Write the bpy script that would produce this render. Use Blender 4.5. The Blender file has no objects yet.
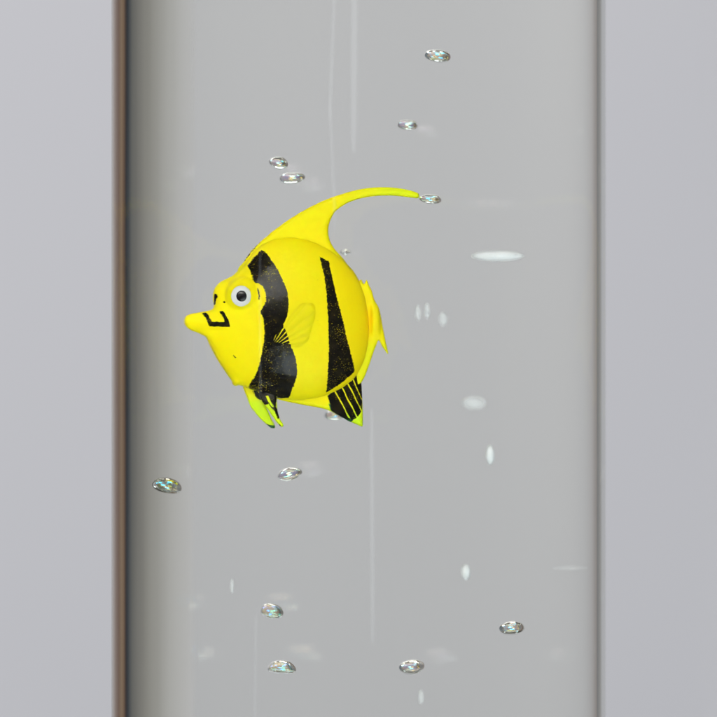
import bpy, math, random
import numpy as np
from mathutils import Vector

random.seed(4)
C = bpy.context.scene.collection
S = 0.00025            # metres per photo pixel at the tube's middle plane
CX = CY = 358.5
D = 1.5                # camera distance
YAW = math.radians(-5.0)
HA, HB, PW, WALL = 0.0608, 0.0450, 4.0, 0.0035   # half width, half depth, roundness power, wall thickness
IOR_A, IOR_W = 1.49, 1.333
TX = 0.0005            # where the tube's axis stands

# ---------------------------------------------------------------- helpers
def link(o, parent=None):
    C.objects.link(o)
    if parent: o.parent = parent
    return o

def mesh_obj(name, verts, faces, mat, parent=None, smooth=True, attrs=None):
    me = bpy.data.meshes.new(name)
    me.from_pydata([tuple(map(float, v)) for v in verts], [], faces)
    me.materials.append(mat)
    if smooth:
        me.polygons.foreach_set('use_smooth', [True] * len(me.polygons))
    for k, vals in (attrs or {}).items():
        a = me.attributes.new(k, 'FLOAT', 'POINT')
        a.data.foreach_set('value', np.asarray(vals, dtype=np.float32))
    me.update()
    return link(bpy.data.objects.new(name, me), parent)

def tag(o, label=None, cat=None, group=None, kind=None):
    if label: o['label'] = label
    if cat: o['category'] = cat
    if group: o['group'] = group
    if kind: o['kind'] = kind
    return o

class NT:
    """small node-tree writer"""
    def __init__(self, name):
        self.m = bpy.data.materials.new(name); self.m.use_nodes = True
        self.t = self.m.node_tree; self.t.nodes.clear()
        self.out = self.n('ShaderNodeOutputMaterial')
    def n(self, kind, **kw):
        nd = self.t.nodes.new(kind)
        for k, v in kw.items(): setattr(nd, k, v)
        return nd
    def l(self, a, b): self.t.links.new(a, b)
    def math(self, op, a, b=None, clamp=False):
        nd = self.n('ShaderNodeMath', operation=op); nd.use_clamp = clamp
        for i, v in enumerate((a, b)):
            if v is None: continue
            if isinstance(v, (int, float)): nd.inputs[i].default_value = v
            else: self.l(v, nd.inputs[i])
        return nd.outputs[0]
    def ramp(self, v, lo, hi):
        nd = self.n('ShaderNodeMapRange'); nd.clamp = True
        nd.interpolation_type = 'SMOOTHSTEP'
        self.l(v, nd.inputs[0]); nd.inputs[1].default_value = lo; nd.inputs[2].default_value = hi
        return nd.outputs[0]
    def noise(self, scale, detail=3, vec=None, rough=0.5):
        nd = self.n('ShaderNodeTexNoise'); nd.inputs['Scale'].default_value = scale
        nd.inputs['Detail'].default_value = detail; nd.inputs['Roughness'].default_value = rough
        if vec is not None: self.l(vec, nd.inputs['Vector'])
        return nd.outputs['Fac']
    def mix(self, f, a, b):
        nd = self.n('ShaderNodeMix', data_type='RGBA')
        if isinstance(f, (int, float)): nd.inputs[0].default_value = f
        else: self.l(f, nd.inputs[0])
        for i, v in ((6, a), (7, b)):
            if isinstance(v, tuple): nd.inputs[i].default_value = (*v, 1)
            else: self.l(v, nd.inputs[i])
        return nd.outputs[2]
    def obj(self, sx=1, sy=1, sz=1):
        tc = self.n('ShaderNodeTexCoord'); mp = self.n('ShaderNodeMapping')
        mp.inputs['Scale'].default_value = (sx, sy, sz)
        self.l(tc.outputs['Object'], mp.inputs[0]); return mp.outputs[0]

# ---------------------------------------------------------------- materials
def fish_material(name, ink=True):
    n = NT(name); v = n.obj()
    p = n.n('ShaderNodeBsdfPrincipled'); n.l(p.outputs[0], n.out.inputs[0])
    big = n.noise(60, 2, v)
    col = n.mix(n.ramp(big, .35, .7), (0.97, 0.83, 0.001), (0.97, 0.79, 0.001))
    at = n.n('ShaderNodeAttribute', attribute_name='orange').outputs['Fac']
    col = n.mix(at, col, (0.95, 0.45, 0.001))
    tip = n.n('ShaderNodeAttribute', attribute_name='green').outputs['Fac']
    col = n.mix(n.ramp(tip, 0.0, 0.6), col, (0.60, 0.80, 0.010))
    col = n.mix(n.ramp(tip, 1.0, 1.5), col, (0.008, 0.075, 0.025))
    # small dirt specks in the yellow plastic
    sp = n.noise(2600, 1, v)
    col = n.mix(n.math('MULTIPLY', n.ramp(sp, .80, .84), .5), col, (0.25, .14, .01))
    if ink:
        d = n.n('ShaderNodeAttribute', attribute_name='ink').outputs['Fac']
        rag = n.math('MULTIPLY', n.math('SUBTRACT', n.noise(1900, 3, v), .5), 2.6)
        edge = n.math('ADD', d, rag)
        m = n.ramp(edge, -0.12, 0.25)
        # chips where the black paint has come off
        chips = n.ramp(n.math('ADD', n.noise(4800, 2, v), n.math('MULTIPLY', n.noise(180, 2, v), .35)), .865, .895)
        rub = n.ramp(n.noise(420, 4, v, .65), .35, .75)
        black = n.mix(rub, (0.0035, 0.003, 0.0025), (0.016, 0.012, 0.005))
        m2 = n.math('MULTIPLY', m, n.math('SUBTRACT', 1.0, n.math('MULTIPLY', chips, .62)))
        col = n.mix(m2, col, black)
        r = n.math('ADD', .45, n.math('MULTIPLY', m, -.27))
        n.l(r, p.inputs['Roughness']); n.l(n.math('ADD', .14, n.math('MULTIPLY', m, -.05)), p.inputs['Specular IOR Level'])
    else:
        p.inputs['Roughness'].default_value = .4
    n.l(col, p.inputs['Base Color'])
    p.inputs['Subsurface Weight'].default_value = 0.35; p.inputs['Subsurface Scale'].default_value = 0.0015; p.inputs['Subsurface Radius'].default_value = (1, .75, .08)
    p.inputs['IOR'].default_value = 1.46; p.inputs['Specular IOR Level'].default_value = .16
    b = n.n('ShaderNodeBump'); b.inputs['Strength'].default_value = .22; b.inputs['Distance'].default_value = .0004
    n.l(n.noise(500, 4, v), b.inputs['Height']); n.l(b.outputs[0], p.inputs['Normal'])
    return n.m

def plastic(name, col, rough=.2):
    n = NT(name); v = n.obj()
    p = n.n('ShaderNodeBsdfPrincipled'); n.l(p.outputs[0], n.out.inputs[0])
    c = n.mix(n.noise(700, 3, v), col, tuple(x * .9 for x in col))
    n.l(c, p.inputs['Base Color']); p.inputs['Roughness'].default_value = rough
    p.inputs['IOR'].default_value = 1.45
    p.inputs['Specular IOR Level'].default_value = .25
    return n.m

def acrylic(name):
    n = NT(name)
    g = n.n('ShaderNodeBsdfGlass'); g.inputs['IOR'].default_value = IOR_A
    g.inputs['Roughness'].default_value = 0.0
    g.inputs['Color'].default_value = (.992, .994, .990, 1)
    v = n.obj(1, 1, .006)
    b = n.n('ShaderNodeBump'); b.inputs['Strength'].default_value = 1.0; b.inputs['Distance'].default_value = .000016
    n.l(n.noise(700, 3, v), b.inputs['Height'])
    n.l(b.outputs[0], g.inputs['Normal'])
    n.l(g.outputs[0], n.out.inputs[0])
    return n.m

def clear(name, ior, col=(1, 1, 1), density=None):
    n = NT(name)
    g = n.n('ShaderNodeBsdfGlass'); g.inputs['IOR'].default_value = ior
    g.inputs['Roughness'].default_value = 0.0; g.inputs['Color'].default_value = (*col, 1)
    n.l(g.outputs[0], n.out.inputs[0])
    return n.m

def film(name, thick, ior=0.75):
    """air bubble skin: clear, with a thin film and blue tint standing in for refracted colour fringes"""
    n = NT(name)
    p = n.n('ShaderNodeBsdfPrincipled'); n.l(p.outputs[0], n.out.inputs[0])
    p.inputs['Transmission Weight'].default_value = 1.0
    p.inputs['Roughness'].default_value = .06
    p.inputs['IOR'].default_value = ior
    p.inputs['Base Color'].default_value = (.90, .97, 1, 1)  # blue tint painted in for the colour fringe of bent light
    try:
        p.inputs['Thin Film Thickness'].default_value = thick
        p.inputs['Thin Film IOR'].default_value = 1.9
    except KeyError: pass
    return n.m

def wall_paint():
    n = NT('grey_wall_paint'); v = n.obj()
    p = n.n('ShaderNodeBsdfPrincipled'); n.l(p.outputs[0], n.out.inputs[0])
    c = n.mix(n.noise(3.0, 3, v), (0.57, 0.565, 0.60), (0.59, 0.585, 0.61))
    n.l(c, p.inputs['Base Color']); p.inputs['Roughness'].default_value = .75
    b = n.n('ShaderNodeBump'); b.inputs['Strength'].default_value = .15; b.inputs['Distance'].default_value = .001
    n.l(n.noise(160, 4, v), b.inputs['Height']); n.l(b.outputs[0], p.inputs['Normal'])
    return n.m

M_FISH = fish_material('yellow_plastic_with_black_paint')
M_WHITE = plastic('white_eye_plastic', (.86, .86, .84), .15)
M_BLACK = plastic('black_pupil_plastic', (.008, .007, .008), .25)
M_ACR = acrylic('clear_acrylic')
M_WATER = clear('water', IOR_W / IOR_A, (.998, 1, .978))

# ---------------------------------------------------------------- 2-D outline tools (photo pixels)
def spline(pts, k=6):
    P = np.array(pts, float); n = len(P); out = []
    for i in range(n):
        p0, p1, p2, p3 = P[(i - 1) % n], P[i], P[(i + 1) % n], P[(i + 2) % n]
        for j in range(k):
            t = j / k
            out.append(.5 * ((2 * p1) + (-p0 + p2) * t + (2 * p0 - 5 * p1 + 4 * p2 - p3) * t * t + (-p0 + 3 * p1 - 3 * p2 + p3) * t ** 3))
    return np.array(out)

def sdf(poly, X, Y):
    """signed distance in pixels, positive inside"""
    P = np.asarray(poly, float); d = np.full(X.shape, 1e9); ins = np.zeros(X.shape, bool)
    for i in range(len(P)):
        ax, ay = P[i]; bx, by = P[(i + 1) % len(P)]
        ex, ey = bx - ax, by - ay; L = ex * ex + ey * ey + 1e-12
        t = np.clip(((X - ax) * ex + (Y - ay) * ey) / L, 0, 1)
        d = np.minimum(d, (X - ax - t * ex) ** 2 + (Y - ay - t * ey) ** 2)
        if abs(ey) > 1e-12:
            c = ((ay > Y) != (by > Y)) & (X < ex * (Y - ay) / ey + ax)
            ins ^= c
    d = np.sqrt(d)
    return np.where(ins, d, -d)

def inflate(mask, step, iters=1500):
    """puffed height from a Poisson solve"""
    h = np.zeros(mask.shape); m = mask.astype(float)
    par = (np.add.outer(np.arange(mask.shape[0]), np.arange(mask.shape[1])) % 2).astype(bool)
    w = 1.96
    for _ in range(iters // 4):
        for q in (par, ~par):
            a = np.zeros_like(h)
            a[1:-1, 1:-1] = .25 * (h[2:, 1:-1] + h[:-2, 1:-1] + h[1:-1, 2:] + h[1:-1, :-2] + step * step)
            h = np.where(q & mask, (1 - w) * h + w * a, h)
    return np.sqrt(np.maximum(h * m, 0) * 2)

def solid(name, outline, step, height, parent, ink=None, green=None, orange=None, centre=None, mat=None, pivot=(0, 0)):
    """closed puffed mesh from an outline: marching squares over a grid, front and back sheets joined at the rim.
    height(X, Y, d) -> (front, back) half thicknesses in px; centre(X, Y) -> depth of the middle sheet in px (towards the viewer positive)"""
    O = np.asarray(outline)
    x0, y0 = O.min(0) - 3 * step; x1, y1 = O.max(0) + 3 * step
    xs = np.arange(x0, x1, step); ys = np.arange(y0, y1, step)
    X, Y = np.meshgrid(xs, ys); d = sdf(O, X, Y)
    d = np.where(np.abs(d) < step * .04, -step * .04, d)
    hf, hb = height(X, Y, d)
    cen = centre(X, Y) if centre else np.zeros_like(X)
    ik = ink(X, Y) if ink else np.full(X.shape, -9.)
    gr = green(X, Y) if green else np.zeros(X.shape)
    og = orange(X, Y) if orange else np.zeros(X.shape)
    V = []; A = {'ink': [], 'green': [], 'orange': []}
    idF, idB, idE = {}, {}, {}
    def add(x, y, dep, a):
        V.append(((x - CX) * S, -dep * S, (CY - y) * S))
        A['ink'].append(a[0]); A['green'].append(a[1]); A['orange'].append(a[2])
        return len(V) - 1
    def vf(i, j, front):
        dct = idF if front else idB
        if (i, j) not in dct:
            dep = cen[i, j] + (hf[i, j] if front else -hb[i, j])
            a = (ik[i, j] if front or ink is None else ik[i, j], gr[i, j], og[i, j])
            dct[i, j] = add(X[i, j], Y[i, j], dep, a)
        return dct[i, j]
    def ve(i, j, k, l):
        key = (i, j, k, l) if (i, j) < (k, l) else (k, l, i, j)
        if key not in idE:
            i, j, k, l = key
            t = d[i, j] / (d[i, j] - d[k, l])
            mix = lambda Q: Q[i, j] * (1 - t) + Q[k, l] * t
            idE[key] = add(mix(X), mix(Y), mix(cen), (mix(ik), mix(gr), mix(og)))
        return idE[key]
    F = []
    I, J = np.nonzero((d[:-1, :-1] > 0) | (d[1:, :-1] > 0) | (d[:-1, 1:] > 0) | (d[1:, 1:] > 0))
    for i, j in zip(I.tolist(), J.tolist()):
        cs = [(i, j), (i, j + 1), (i + 1, j + 1), (i + 1, j)]
        for front in (True, False):
            poly = []
            for q in range(4):
                a, b = cs[q], cs[(q + 1) % 4]
                ia, ib = d[a] > 0, d[b] > 0
                if ia: poly.append(vf(*a, front))
                if ia != ib: poly.append(ve(*a, *b))
            if len(poly) >= 3:
                F.append(poly if not front else poly[::-1])
    o = mesh_obj(name, V, F, mat or M_FISH, parent, True, A)
    return o

def rim(T, w):
    def f(X, Y, d):
        u = np.clip(d / w, 0, 1); h = T * np.sqrt(np.maximum(1 - (1 - u) ** 2, 0))
        return h, h
    return f

def multi(polys):
    def f(X, Y):
        r = np.full(X.shape, -9.)
        for p in polys: r = np.maximum(r, sdf(p, X, Y))
        return r
    return f

# ---------------------------------------------------------------- the fish
fish = bpy.data.objects.new('toy_fish', None); link(fish)
tag(fish, 'yellow plastic toy fish with black bands and long dorsal streamer, hanging in the water', 'toy fish')

BODY = spline([(184.2, 320.4), (185.6, 316.4), (189, 314.4), (194, 313.2), (204, 311.4), (211.5, 309.6), (213.6, 306), (212.9, 300), (213.2, 292),
    (216, 286), (221, 281.5), (228, 278), (233, 275.2), (238, 270.5), (246.2, 261), (253, 251.5), (261, 244.4), (270, 240), (280, 237.4),
    (292, 236.8), (303, 238.4), (315, 242), (326.3, 247.5), (336, 253.5), (344, 260.5), (352, 269.5), (358.4, 279), (364, 292), (367.2, 305),
    (369, 320), (369.4, 333), (368.2, 346), (365.4, 358), (361, 369), (355.5, 377.5), (346, 386), (334, 392.5), (322, 397), (306, 400),
    (290, 400.5), (275, 398), (262, 394), (250, 389), (240, 385.5), (236, 386), (232.6, 384.6), (231.2, 380.5), (226, 373), (220.8, 365.3), (215, 356),
    (211, 347.7), (208, 341.3), (205, 336.8), (199, 333.4), (193.4, 331.2), (188.0, 328.6), (185.0, 325)])
xs = np.arange(180, 382, 1.0); ys = np.arange(232, 406, 1.0)
GX, GY = np.meshgrid(xs, ys)
GH = inflate(sdf(BODY, GX, GY) > 0, 1.0)
GH = GH / GH.max()
def bilin(X, Y):
    u = np.clip(X - 180, 0, len(xs) - 1.001); v = np.clip(Y - 232, 0, len(ys) - 1.001)
    i = np.floor(v).astype(int); j = np.floor(u).astype(int); a = u - j; b = v - i
    return (GH[i, j] * (1 - a) + GH[i, j + 1] * a) * (1 - b) + (GH[i + 1, j] * (1 - a) + GH[i + 1, j + 1] * a) * b
TH = 29.0
def smax(a, b, k=2.0):
    return .5 * (a + b + np.sqrt((a - b) ** 2 + k * k))
def dome(X, Y, cx, cy, r, base, top):
    q = np.clip(1 - ((X - cx) ** 2 + (Y - cy) ** 2) / (r * r), 0, 1)
    return np.where(q > 0, base + top * np.sqrt(q), 0)
EYE = (240.6, 296.2); BUMP = (244.0, 296.0, 20.5); FAR = (232.0, 296.5, 18.5)
def body_front(X, Y, d=None):
    h = TH * bilin(X, Y) ** 1.0
    # slight hollow behind the lips, ridge along the beak
    h = h + 2.2 * np.exp(-(((X - 200) / 16) ** 2 + ((Y - 321) / 4.5) ** 2))
    h = h - 2.0 * np.exp(-(((X - 214) / 10) ** 2 + ((Y - 331) / 4.0) ** 2))
    e = dome(X, Y, *BUMP, 10.0, 17.5)
    w = np.clip((BUMP[2] - np.hypot(X - BUMP[0], Y - BUMP[1])) / 3, 0, 1)
    h = np.where(e > 0, np.where(w > 0, smax(h, e, 1.2) * w + h * (1 - w), h), h)
    h = h + 2.2 * np.exp(-(((X - 371) / 4.5) ** 2 + ((Y - 321) / 14) ** 2)) + 2.5 * np.exp(-(((X - 235) / 3.2) ** 2 + ((Y - 382.5) / 3.2) ** 2))
    if d is not None: h = h * np.clip(d / 1.0, 0, 1) ** .5
    return h
def body_h(X, Y, d):
    hf = body_front(X, Y, d)
    h = TH * bilin(X, Y); e = dome(X, Y, *FAR, 10, 17)
    hb = np.where(e > 0, smax(h, e, 1.5), h) * np.clip(d / 1.5, 0, 1) ** .5
    return hf, hb

BAND1 = spline([(247, 266.4), (250, 262), (253.6, 257.6), (257, 254.5), (259, 251.5), (263, 250.6), (267, 254.2), (272, 261), (277, 269.3), (284.6, 285.2), (287.5, 294), (288.5, 303.6),
    (287.8, 312), (285.4, 320.3), (283, 325.3), (286, 332), (289, 341.9), (293, 352), (295.8, 361.4), (297, 373), (295, 381), (291.5, 391), (289.5, 397), (283, 398.2), (275.5, 398), (264, 396),
    (254, 392.4), (248.5, 387.5), (252, 380), (255.5, 374), (258.4, 366), (261, 356), (263, 345.8), (264, 336), (263.7, 326), (262.8, 318), (260.2, 312), (262.8, 307),
    (265.2, 301), (265.2, 294), (262.6, 287), (258.5, 284), (253.6, 281.8), (251.8, 276), (250, 271)], 4)
BAND2 = [(319.2, 256.6), (323, 258.4), (328.6, 262.0), (331, 273), (336, 295), (341, 315), (345.8, 334), (350.5, 353), (354.9, 370.5),
    (351, 375), (345, 380), (336, 386.5), (325.8, 393.0), (326.6, 384), (327.6, 368), (328.4, 350), (328, 330), (327, 308), (325.3, 287), (323, 272)]
LIP = [(201.8, 313.1), (205.5, 312.6), (208.2, 314.6), (211.4, 321.6), (224.2, 322.1), (223.4, 318.7), (218.8, 311.3), (223, 311.2), (228.2, 320.3),
    (229.7, 326.9), (209.0, 326.4), (205.6, 319.2)]
FARMARK = spline([(214.0, 294.3), (216.6, 294.6), (217, 297.0), (215.6, 300), (215, 304.2), (213.6, 304.6), (213.8, 299)], 4)
DOT = spline([(223, 301.4), (224.8, 301.6), (224.8, 303.4), (223, 303.2)], 4)
LID = spline([(256.9, 288.0), (258.4, 290.6), (259.6, 295), (259.3, 299.6), (258.0, 299.8), (258.0, 295), (257, 291.5)], 4)
SCR = [(232.4, 354.6), (233.4, 355.0), (235.4, 357.0), (236.6, 358.4), (235.6, 358.4), (233.2, 356.6)]
SEAM_DOT = [(263.0, 389.8), (264.2, 391.0), (266.0, 394), (264.4, 394)]

def body_orange(X, Y):
    return .30 * np.exp(-(((X - 369) / 5) ** 2 + ((Y - 322) / 16) ** 2)) + .04 + .20 * np.clip((X - 320) / 50, 0, 1) 
def body_green(X, Y):
    return .45 * np.clip((Y - 378) / 30, 0, 1) * np.clip((262 - X) / 20, 0, 1)
_b = multi([BAND1, BAND2, LIP, FARMARK, DOT, LID, SCR])
def body_ink(X, Y):
    r = _b(X, Y)
    # crisp small marks: lift their distance so that ragging does not eat them
    small = multi([LIP, FARMARK, DOT, LID, SCR])(X, Y)
    return np.where(small > -1.2, small * 1.7 + .15, r)
body = solid('body', BODY, 0.8, body_h, fish, ink=body_ink, orange=body_orange, green=body_green)

DORSAL = spline([(238, 272), (245.0, 259.6), (253, 248.8), (262, 240.4), (273, 231), (287, 220.8), (300, 212.5), (314.5, 204.8), (328, 198.8), (342, 194),
    (354, 190.6), (365.3, 188.4), (377, 187.3), (388.8, 187.3), (399, 188.3), (408.3, 190.0), (415, 191.9), (418.8, 193.8), (419.3, 196.5),
    (417.5, 198.4), (410, 197.6), (400, 196.4), (388.8, 195.7), (375, 196.2), (361.4, 198.4), (351, 201.6), (342, 206.2), (336, 211.2), (332, 217),
    (329.2, 223.5), (328.2, 230.5), (329, 237.5), (331.5, 244), (336.5, 251), (343, 258.6), (351, 268.6), (359, 280), (364.6, 291), (352, 300), (300, 285), (258, 275)])
def dors_h(X, Y, d):
    h, _ = rim(4.2, 5.0)(X, Y, d)
    h = h * (.7 + .3 * np.clip((Y - 190) / 50, 0, 1))
    h = h + np.where(Y > 205, .08 * np.sin((X * .75 + Y * .9) * .55), 0) * np.clip(d / 6, 0, 1)
    return h, h
solid('dorsal_fin', DORSAL, 0.8, dors_h, fish,
      ink=lambda X, Y: sdf([(243.6, 260.6), (250, 252.4), (256, 245), (260.6, 241.0), (261.4, 241.9), (256.6, 246.2), (250.8, 253.6), (245, 261.6)], X, Y) - .25,
      green=lambda X, Y: .36 * np.clip((X - 330) / 60, 0, 1) * np.clip((215 - Y) / 12, 0, 1),
      orange=lambda X, Y: .14 * np.clip((X - 330) / 30, 0, 1) * np.clip((Y - 240) / 20, 0, 1))

TAIL = spline([(360, 280), (363.8, 284), (366.6, 279.8), (369, 285), (371.8, 291), (374.6, 300), (378.8, 308), (381.4, 318), (383, 327), (385.4, 340), (388.2, 354), (383, 347.6),
    (378.6, 340.4), (376, 346), (373, 354), (367.8, 369), (362.4, 381), (356, 384), (352, 340), (352, 300)], 5)
def tail_h(X, Y, d):
    h, _ = rim(2.6, 3.0)(X, Y, d); h = h + 5.5 * np.exp(-(((X - 375.5) / 4.6) ** 4 + ((Y - 320) / 14) ** 4)) * np.clip(d / 2.5, 0, 1) ** .5
    return h, h
solid('tail_fin', TAIL, 0.6, tail_h, fish, orange=lambda X, Y: .30 * np.exp(-((Y - 320) / 14) ** 2) * np.clip((374 - X) / 4, 0, 1) + .08 * np.clip((372 - X) / 6, 0, 1),
      centre=lambda X, Y: 1.0 - .10 * np.clip(X - 372, 0, 30), green=lambda X, Y: .25 * np.clip((Y - 335) / 12, 0, 1) + 0 * X)

ANAL = spline([(262, 392), (275.5, 398.6), (290, 402.3), (306.7, 405.6), (320, 408), (330, 411), (340, 416.3), (349.7, 421.6), (357, 424.6), (362.2, 426.6), (362.9, 423),
    (362.9, 412), (362.4, 400), (361.8, 388), (361.4, 379), (363, 371), (350, 366), (320, 380), (290, 388)])
Tt = [(327.2, 395.4), (334.6, 390.4), (341.2, 385.9), (347.0, 381.6), (352.0, 377.6), (357.6, 373.0)]
Bb = [(341.0, 417.0), (350.8, 420.6), (357.2, 417.6), (361.8, 411.0), (362.2, 400.4), (362.4, 385.0)]
PAN = []
for k in range(5):
    t0, t1, b0, b1 = (np.array(q, float) for q in (Tt[k], Tt[k + 1], Bb[k], Bb[k + 1]))
    g, gb = (t1 - t0) / np.hypot(*(t1 - t0)), (b1 - b0) / np.hypot(*(b1 - b0))
    dn = (b0 + b1 - t0 - t1); dn /= np.hypot(*dn)
    PAN.append([t0 + g * (.6 if k else 0) + dn * .3, t1 - g * .6 + dn * .3, b1 - gb * .65, b0 + gb * .65])
PAN.append([(327.2, 396), (330, 404), (331.5, 410.5), (336, 413.6), (343, 417.4), (341.6, 414)])
def anal_h(X, Y, d):
    h, _ = rim(3.4, 4.0)(X, Y, d)
    p = multi(PAN[:5])(X, Y)
    h = h + .5 * np.clip(-p, 0, .8) * (p > -2) * np.clip(d / 2, 0, 1)
    return h, h
solid('anal_fin', ANAL, 0.6, anal_h, fish, ink=lambda X, Y: multi(PAN)(X, Y) * 3.0 + .2,
      green=lambda X, Y: np.maximum(.6 * np.clip((Y - 398) / 22, 0, 1), 1.5 * (sdf([(329, 404), (331, 410), (346, 420), (350, 422.5), (352, 420), (336, 410)], X, Y) > -.6)))

def pelvic(outline, dep, inkp, dark, splay, name='pelvic_fin'):
    return solid(name, spline(outline, 5), 0.5, rim(2.0, 2.4), fish, ink=lambda X, Y: np.minimum(multi(inkp)(X, Y) * 1.3 + .2, -sdf([(265.6, 396), (267.6, 395.6), (273.6, 406.4), (273.0, 407.6), (267.6, 401)], X, Y) * 3 - .2) if dep > 0 else multi(inkp)(X, Y) * 1.3 + .2,
        centre=lambda X, Y: dep + splay * np.clip(Y - 390, -5, 60),
        green=lambda X, Y: np.maximum(.65 * np.clip((Y - 388) / 20, 0, 1), 1.8 * np.clip((multi([dark])(X, Y) + 1.0) / 1.5, 0, 1)))
pelvic([(243, 386), (246, 395), (250, 405), (256, 414), (263, 421), (269, 426.6), (273.5, 428.4), (275.3, 426.6), (272, 419), (267, 409), (263, 398), (260, 388), (250, 383)],
       -7, [[(255, 389), (262, 389), (263, 399), (261.8, 400.2), (257.6, 398.8), (255, 396), (253, 391)]], [(264, 423), (270, 425), (275, 425.5), (275, 429.5), (268, 429)], -.12)
pelvic([(257, 388), (260, 397), (265, 406), (271, 414), (275.5, 421), (279.6, 425.8), (282.6, 426.8), (283.0, 424), (279.6, 418.6), (277.4, 411), (276.8, 402), (276, 394), (266, 386)],
       6, [[(256, 386), (278, 386), (276.4, 398), (275.8, 406.8), (277.9, 411.8), (279.2, 417), (277.7, 419), (274.3, 411), (270.8, 406.8), (268.5, 403.5), (267.2, 404.6), (265, 405), (261, 400), (255, 396)]], [(276.5, 424), (280, 424.4), (281, 428), (277, 427)], .14)

PECT = spline([(308.5, 303), (312.5, 303.6), (314.8, 308.4), (314.4, 317.6), (311.2, 330), (307.5, 341), (301, 346.6), (294, 347.6), (288.5, 345.5), (281, 344), (273.6, 342.4), (272.4, 338.6),
    (276, 333), (283, 327), (288, 317), (294, 309.6), (301, 303.4)], 5)
RA = (270, 349)
def pect_ang(X, Y): return np.arctan2(-(Y - RA[1]), X - RA[0] + 1e-6)
def ribs(X, Y): return np.abs(np.sin(pect_ang(X, Y) * 17 + .012 * (X - RA[0])))
def pect_h(X, Y, d):
    h, _ = rim(.35, 5.0)(X, Y, d)
    h = h + .85 * ribs(X, Y) * np.clip(d / 3, 0, 1) * np.clip((X - 270) / 10, 0, 1)
    return h, h
def pect_ink(X, Y):
    base = np.minimum(sdf(BAND1, X, Y) + .3, 292 - X)
    q = ribs(X, Y) - .84
    return np.where((q > 0) & (Y < 344) & (Y > 327), np.minimum(base, .2 - q * 9), base)
pd = lambda X, Y: body_front(X, Y) - .35 + .2 * np.clip((X - 283) / 33, 0, 1)
solid('pectoral_fin', PECT, 0.5, pect_h, fish, ink=pect_ink, centre=pd, orange=lambda X, Y: .10 + 0 * X)
solid('pectoral_fin', PECT, 1.0, pect_h, fish, ink=pect_ink, centre=lambda X, Y: -TH * bilin(X, Y) + .3, orange=lambda X, Y: .14 + 0 * X)

def button(name, cx, cy, r, dep, thick, sgn, mat, parent, tilt=(0, 0)):
    V = []; F = []; n, m = 40, 12
    for i in range(m + 1):
        f = math.pi * i / m
        for j in range(n):
            t = 2 * math.pi * j / n
            x, y = r * math.sin(f) ** .85 * math.cos(t) * .98, r * math.sin(f) ** .85 * math.sin(t)
            z = thick * math.cos(f) + tilt[0] * x + tilt[1] * y
            V.append(((cx + x - CX) * S, -sgn * (dep + z) * S, (CY - cy - y) * S))
    for i in range(m):
        for j in range(n):
            F.append((i * n + j, i * n + (j + 1) % n, (i + 1) * n + (j + 1) % n, (i + 1) * n + j))
    o = mesh_obj(name, V, F, mat, parent)
    return o
ed = float(body_front(np.array([EYE[0]]), np.array([EYE[1]]))[0])
eye = button('eye', *EYE, 10.4, ed - .2, 2.0, 1, M_WHITE, fish, (.06, 0))
button('pupil', EYE[0] + .4, EYE[1] + .1, 5.6, ed + 1.3, 1.2, 1, M_BLACK, eye, (.06, 0))
eye2 = button('eye', 229, 296.4, 10.4, 26.3, 3.0, -1, M_WHITE, fish)
button('pupil', 229, 296.4, 5.6, 28.6, 1.7, -1, M_BLACK, eye2)

# ---------------------------------------------------------------- tube and water
def column(name, a, b, half, mat, seg=720):
    V = []; F = []; ring = []
    for i in range(seg):
        t = 2 * math.pi * i / seg
        # even spacing by angle of the superellipse, dense at the corners
        c, s = math.cos(t), math.sin(t)
        r = (abs(c / a) ** PW + abs(s / b) ** PW) ** (-1 / PW)
        ring.append((r * c, r * s))
    for z in (-half, half):
        V += [(x, y, z) for x, y in ring]
    for i in range(seg):
        j = (i + 1) % seg
        F.append((i, j, seg + j, seg + i))
    V += V[:2 * seg]                                   # the end caps keep vertices of their own, so the sides shade truly vertical
    F.append(tuple(range(3 * seg - 1, 2 * seg - 1, -1))); F.append(tuple(range(3 * seg, 4 * seg)))
    o = mesh_obj(name, V, F, mat, None, True)
    o.data.polygons[seg].use_smooth = o.data.polygons[seg + 1].use_smooth = False
    o.rotation_euler.z = YAW; o.location.x = TX
    return o
tube = tag(column('clear_tube', HA, HB, 0.30, M_ACR), 'tall clear acrylic tube with rounded sides, full of water, toy fish inside', 'clear tube')
water = tag(column('water', HA - WALL, HB - WALL, 0.296, M_WATER), kind='structure')

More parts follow.
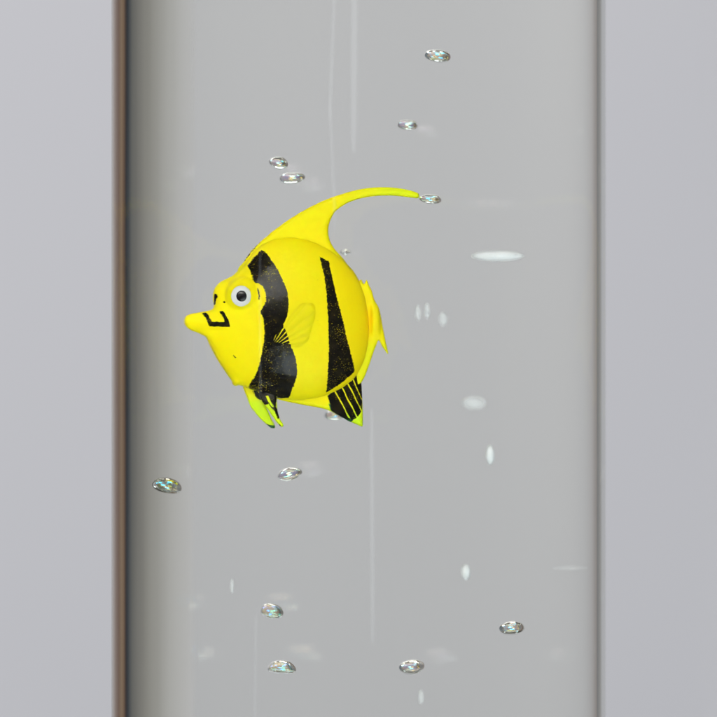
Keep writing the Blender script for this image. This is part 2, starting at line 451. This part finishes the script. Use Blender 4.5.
# where a photo pixel lies at a given depth inside the water: bend the view ray at the two curved front surfaces
def through(px, py, y):
    cy_, sy_ = math.cos(YAW), math.sin(YAW)
    def loc(v): return Vector((v.x * cy_ + v.y * sy_, -v.x * sy_ + v.y * cy_, v.z))
    def glob(v): return Vector((v.x * cy_ - v.y * sy_, v.x * sy_ + v.y * cy_, v.z))
    o = Vector((-TX, -D, 0)); r = Vector(((px - CX) * S, D, (CY - py) * S)).normalized()
    o = loc(o + r * 1.40); r = loc(r)
    for a, b, e in ((HA, HB, 1 / IOR_A), (HA - WALL, HB - WALL, IOR_A / IOR_W)):
        F = lambda p: abs(p.x / a) ** PW + abs(p.y / b) ** PW - 1
        t = 0
        while F(o + r * t) > 0 and t < .2: t += .0005
        lo, hi = t - .0005, t
        for _ in range(30):
            m = (lo + hi) / 2
            if F(o + r * m) > 0: lo = m
            else: hi = m
        o = o + r * hi
        n = Vector((abs(o.x / a) ** (PW - 1) * math.copysign(1, o.x) / a, abs(o.y / b) ** (PW - 1) * math.copysign(1, o.y) / b, 0)).normalized()
        c = -r.dot(n); r = (r * e + n * (e * c - math.sqrt(1 - e * e * (1 - c * c)))).normalized()
    o, r = glob(o), glob(r)
    return o + r * ((y - o.y) / r.y) + Vector((TX, 0, 0))

# the outlines were measured on the photo, as the curved water column shows them; undo that magnification to get the toy's own shape
FY = 0.0
tx = np.arange(170, 432, 6.0); wx = np.array([through(p, 310, FY).x for p in tx])
tz = np.arange(170, 442, 6.0); wz = np.array([through(290, p, FY).z for p in tz])
ox, oz = float(np.interp(285, tx, wx)), float(np.interp(315, tz, wz))
k = (wx[-1] - wx[0]) / ((tx[-1] - tx[0]) * S)
fish.location = (ox, FY, oz)
for o in fish.children_recursive:
    if o.type == 'MESH':
        n_ = len(o.data.vertices); co_ = np.empty(n_ * 3, np.float32); o.data.vertices.foreach_get('co', co_); co_ = co_.reshape(-1, 3).astype(float)
        co_[:, 0] = np.interp(co_[:, 0] / S + CX, tx, wx) - ox
        co_[:, 2] = np.interp(CY - co_[:, 2] / S, tz, wz) - oz
        co_[:, 1] *= k
        o.data.vertices.foreach_set('co', co_.astype(np.float32).ravel()); o.data.update()

# ---------------------------------------------------------------- bubbles
def bubble_mesh(kind, seed):
    rnd = random.Random(seed); V = []; F = []; n, m = 40, 24
    ph = [rnd.uniform(0, 6.28) for _ in range(6)]; am = [0 if kind == 'smooth' else rnd.uniform(.04, .13) for _ in range(6)]
    for i in range(m + 1):
        f = math.pi * i / m
        for j in range(n):
            t = 2 * math.pi * j / n
            w = 1 + am[0] * math.sin(t + ph[0]) * math.sin(f) + am[1] * math.sin(2 * t + ph[1]) * math.sin(f) ** 2 + am[2] * math.cos(2 * f + ph[2])
            if kind == 'cap':
                z = math.cos(f) * (1.0 if f < math.pi / 2 else .7)
            else:
                z = math.cos(f) + am[3] * math.sin(2 * t + ph[3]) * math.sin(f)
            w += am[4] * .2 * math.sin(3 * t + 2 * f + ph[4]) * math.sin(f); z += am[5] * .35 * math.cos(2 * t + ph[5]) * math.sin(f) ** 2
            V.append((w * math.sin(f) * math.cos(t), w * math.sin(f) * math.sin(t), z))
    for i in range(m):
        for j in range(n):
            F.append((i * n + j, (i + 1) * n + j, (i + 1) * n + (j + 1) % n, i * n + (j + 1) % n))
    return V, F
FILMS = [film('bubble_film_blue', 182, .84), film('bubble_film_cyan', 205, .86), film('bubble_film_violet', 165, .86), film('bubble_skin_clear', 180, .79), film('bubble_skin_pale', 195, .82)]
M_PLAIN = clear('bubble_air', 1 / IOR_W)
def bubble(px, py, w, h, dep, label, tilt=0, mat=0, kind='round', group='air bubbles in the water', seed=None):
    V, F = bubble_mesh(kind, seed if seed is not None else int(px * 7 + py))
    h *= 1.15
    hw = (through(px + w / 2, py, dep).x - through(px - w / 2, py, dep).x) / 2
    hh = (through(px, py - h / 2, dep).z - through(px, py + h / 2, dep).z) / 2
    V = [(x * hw, y * (hw + hh) / 2, z * hh) for x, y, z in V]
    o = mesh_obj('air_bubble', V, F, M_PLAIN if mat is None else (FILMS[mat] if isinstance(mat, int) else mat))
    o.location = through(px, py, dep); o.rotation_euler.y = math.radians(tilt)
    return tag(o, label, 'air bubble', group)

bubble(438, 57, 27, 13, -.012, 'large flat air bubble above all the others in the tube, near the top', 8, 3, 'cap')
bubble(408, 125, 22, 9, .014, 'thin faint air bubble below the topmost one, above the fish streamer', 4, 1)
bubble(279, 163, 19, 11, .006, 'small greyish air bubble above the fish back, upper one of a touching pair', 15, 4)
bubble(291, 178, 27, 10, .009, 'cyan tinged air bubble above the fish back, lower one of a touching pair', -5, 1)
bubble(431, 200, 22, 10, .0, 'air bubble touching the tip of the fish dorsal streamer', 5, 3, 'cap')
bubble(345, 252, 9, 5, .024, 'tiny dark air bubble peeping out behind the fish back', 0, None)
bubble(167, 487, 31, 16, -.016, 'large bright air bubble low at the left wall of the tube', 14, 3, 'cap')
bubble(289, 474, 23, 12, .004, 'small air bubble with green tinge straight below the fish belly', -12, 1)
bubble(271, 611, 24, 13, .008, 'blue violet tinged air bubble, upper of the two stacked near the bottom', 14, 2)
bubble(282, 667, 32, 12, -.004, 'wide flat air bubble, lower of the two stacked near the bottom', 3, 2)
bubble(412, 667, 26, 13, .006, 'bright blue tinged air bubble at the bottom middle of the tube', -6, 4)
bubble(512, 629, 27, 14, -.010, 'air bubble with teal lower edge at lower right of the tube', -5, 3, 'cap')
bubble(334, 415, 22, 9, .022, 'pale blue air bubble half hidden behind the fish lower fin', 0, 0)

# ---------------------------------------------------------------- pale specks: whitish ovals painted in for glints and reflections
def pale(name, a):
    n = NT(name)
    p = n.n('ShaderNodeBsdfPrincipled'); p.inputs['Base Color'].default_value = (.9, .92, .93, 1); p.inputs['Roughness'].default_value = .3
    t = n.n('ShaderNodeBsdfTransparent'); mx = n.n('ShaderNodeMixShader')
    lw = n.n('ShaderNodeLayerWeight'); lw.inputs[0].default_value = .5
    # fades out towards the rim
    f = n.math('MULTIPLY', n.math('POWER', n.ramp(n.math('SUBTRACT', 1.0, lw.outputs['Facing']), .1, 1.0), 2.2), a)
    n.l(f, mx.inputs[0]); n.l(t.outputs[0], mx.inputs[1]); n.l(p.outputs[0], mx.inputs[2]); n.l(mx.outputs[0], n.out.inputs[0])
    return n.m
P_HI, P_LO = pale('painted_glint_bright', .95), pale('painted_glint_faint', .34)
P_DIM = pale('painted_glint_dim', .10)
GS = 'pale painted glints in the tube'
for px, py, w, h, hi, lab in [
    (497, 256, 50, 13, 1, 'long pale painted reflection level with the fish eyebrow, at right of the streamer tip'),
    (418, 313, 9, 15, 0, 'faint painted glint right of the fish tail, left one of a row of three'),
    (427, 311, 9, 15, 0, 'faint painted glint right of the fish tail, middle one of a row of three'),
    (443, 319, 11, 14, 0, 'faint painted glint right of the fish tail, right one of a row of three'),
    (474, 403, 26, 15, 0, 'dim wide painted glint right of the fish lower fin'),
    (490, 455, 11, 17, 1, 'bright oval painted glint right of and below the fish'),
    (466, 572, 11, 14, 1, 'small bright painted glint above the lower right bubble'),
    (421, 697, 8, 13, 0, 'faint painted glint just below the bottom middle bubble'),
    (232, 586, 6, 13, 0, 'faint narrow painted glint above the blue violet bubble'),
    (570, 568, 34, 7, 2, 'dim thin painted glint beside the right edge of the tube'),
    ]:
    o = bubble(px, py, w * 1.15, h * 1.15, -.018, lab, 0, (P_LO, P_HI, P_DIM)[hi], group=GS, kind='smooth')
    o.name = 'painted_glint'; o['category'] = 'water speck'

# faint upright scratches on the front of the tube
P_SC = pale('scratched_acrylic', .016)
for sx0, sy0, sx1, sy1, wd in ((351, -20, 346, 120, 3.0), (346, 100, 352, 235, 2.4), (371, -30, 370, 150, 7), (276, 250, 276.5, 410, 1.6), (272, 610, 271, 730, 1.6), (388, 410, 389, 640, 4)):
    V, F = bubble_mesh('round', 1)
    V = []
    for i in range(25):
        f = math.pi * i / 24
        for j in range(40):
            t = 2 * math.pi * j / 40
            V.append((math.sin(f) ** .5 * math.cos(t) * wd / 2 * S, math.sin(f) ** .5 * math.sin(t) * wd / 2 * S * .5, math.cos(f) * (sy1 - sy0) / 2 * S))
    o = mesh_obj('scratch', V, F, P_SC)
    x_ = ((sx0 + sx1) / 2 - CX) * S * .97; z_ = (CY - (sy0 + sy1) / 2) * S * .97
    lx = (x_ - TX) / math.cos(YAW)
    o.location = (lx, -HB * (1 - abs(lx / HA) ** PW) ** (1 / PW) - wd * .3 * S, z_)
    o.rotation_euler.y = math.atan2(sx0 - sx1, sy1 - sy0)
    o.parent = tube

# ---------------------------------------------------------------- backdrop, light, camera
WY, WR = 3.0, 0.29
wall = tag(mesh_obj('wall', [(-4, WY, -3), (WR, WY, -3), (WR, WY, 3), (-4, WY, 3), (-4, WY + .1, -3), (WR, WY + .1, -3), (WR, WY + .1, 3), (-4, WY + .1, 3)],
    [(0, 1, 2, 3), (7, 6, 5, 4), (1, 5, 6, 2), (4, 0, 3, 7), (3, 2, 6, 7), (4, 5, 1, 0)], wall_paint(), smooth=False), kind='structure')

# the surroundings: grey beside the backdrop, dark and brown bands added to shade the tube rim, a dim room behind the camera
w = bpy.data.worlds.new('World'); bpy.context.scene.world = w; w.use_nodes = True
nt = w.node_tree; bg = nt.nodes['Background']
def wm(op, a, b=None):
    nd = nt.nodes.new('ShaderNodeMath'); nd.operation = op
    for i, v in enumerate((a, b)):
        if v is None: continue
        if isinstance(v, (int, float)): nd.inputs[i].default_value = v
        else: nt.links.new(v, nd.inputs[i])
    return nd.outputs[0]
tc = nt.nodes.new('ShaderNodeTexCoord'); sx = nt.nodes.new('ShaderNodeSeparateXYZ'); nt.links.new(tc.outputs['Generated'], sx.inputs[0])
nz = nt.nodes.new('ShaderNodeTexNoise'); nz.inputs['Scale'].default_value = 26; nz.inputs['Detail'].default_value = 2
nt.links.new(tc.outputs['Generated'], nz.inputs['Vector'])
az = wm('DIVIDE', wm('ARCTAN2', sx.outputs['X'], sx.outputs['Y']), math.pi)          # -1..1, 0 straight ahead
az = wm('ADD', az, wm('MULTIPLY', wm('SUBTRACT', nz.outputs['Fac'], .5), .012))
rp = nt.nodes.new('ShaderNodeValToRGB'); nt.links.new(wm('ADD', wm('MULTIPLY', az, .5), .5), rp.inputs[0])
def deg(a): return .5 + a / 360
stops = [(-180, (.05, .05, .05)), (-95, (.07, .07, .075)), (-66, (.13, .16, .19)), (-49, (.20, .23, .26)), (-42, (.40, .42, .43)), (-34, (.50, .50, .50)), (-8, (.48, .485, .50)),
    (6.2, (.505, .503, .525)), (8, (.47, .467, .478)), (10, (.41, .406, .406)), (12, (.345, .34, .333)), (15, (.262, .256, .243)), (17.5, (.19, .185, .177)), (19.5, (.132, .130, .126)), (20.8, (.10, .105, .11)),
    (21.5, (.010, .013, .022)), (23.2, (.008, .010, .014)), (24.2, (.17, .095, .055)), (26, (.24, .17, .11)), (28, (.13, .075, .05)), (33, (.17, .11, .08)), (39, (.27, .22, .20)), (60, (.20, .21, .22)), (100, (.06, .06, .06)), (180, (.05, .05, .05))]
e = rp.color_ramp.elements
for i, (a_, c_) in enumerate(stops):
    q = e[0] if i == 0 else e[-1] if i == len(stops) - 1 else e.new(deg(a_))
    q.position = deg(a_); q.color = (*c_, 1)
nt.links.new(rp.outputs[0], bg.inputs[0]); bg.inputs[1].default_value = 1.0

def area(name, loc, target, size, power, col):
    l = bpy.data.lights.new(name, 'AREA'); l.energy = power; l.size = size; l.color = col
    o = link(bpy.data.objects.new(name, l)); o.location = loc
    o.rotation_euler = (Vector(target) - Vector(loc)).to_track_quat('-Z', 'Y').to_euler()
    return o
area('softbox_lamp', (-.45, -1.7, 1.15), (0, 0, 0), 1.2, 92, (1, .98, .96))
area('low_fill_lamp', (.3, -1.6, -1.15), (0, 0, 0), 1.1, 56, (.78, .91, 1))
area('backdrop_lamp', (-1.2, .6, 2.2), (-.3, WY, -.1), 1.4, 51, (1, .965, .945))

cam = bpy.data.cameras.new('camera'); co = link(bpy.data.objects.new('camera', cam))
co.location = (0, -D, 0); co.rotation_euler = (math.pi / 2, 0, 0)
cam.lens = 36 * D / (717 * S); cam.sensor_width = 36; cam.clip_start = .05; cam.clip_end = 50
cam.dof.use_dof = True; cam.dof.focus_distance = D - .014; cam.dof.aperture_fstop = 7
sc = bpy.context.scene; sc.camera = co
sc.view_settings.view_transform = 'Standard'; sc.view_settings.look = 'None'; sc.view_settings.exposure = 0; sc.view_settings.gamma = 1
sc.cycles.max_bounces = 24; sc.cycles.transmission_bounces = 24; sc.cycles.glossy_bounces = 8; sc.cycles.diffuse_bounces = 4
sc.cycles.transparent_max_bounces = 16; sc.cycles.sample_clamp_indirect = 6; sc.cycles.use_denoising = True
sc.cycles.blur_glossy = .3
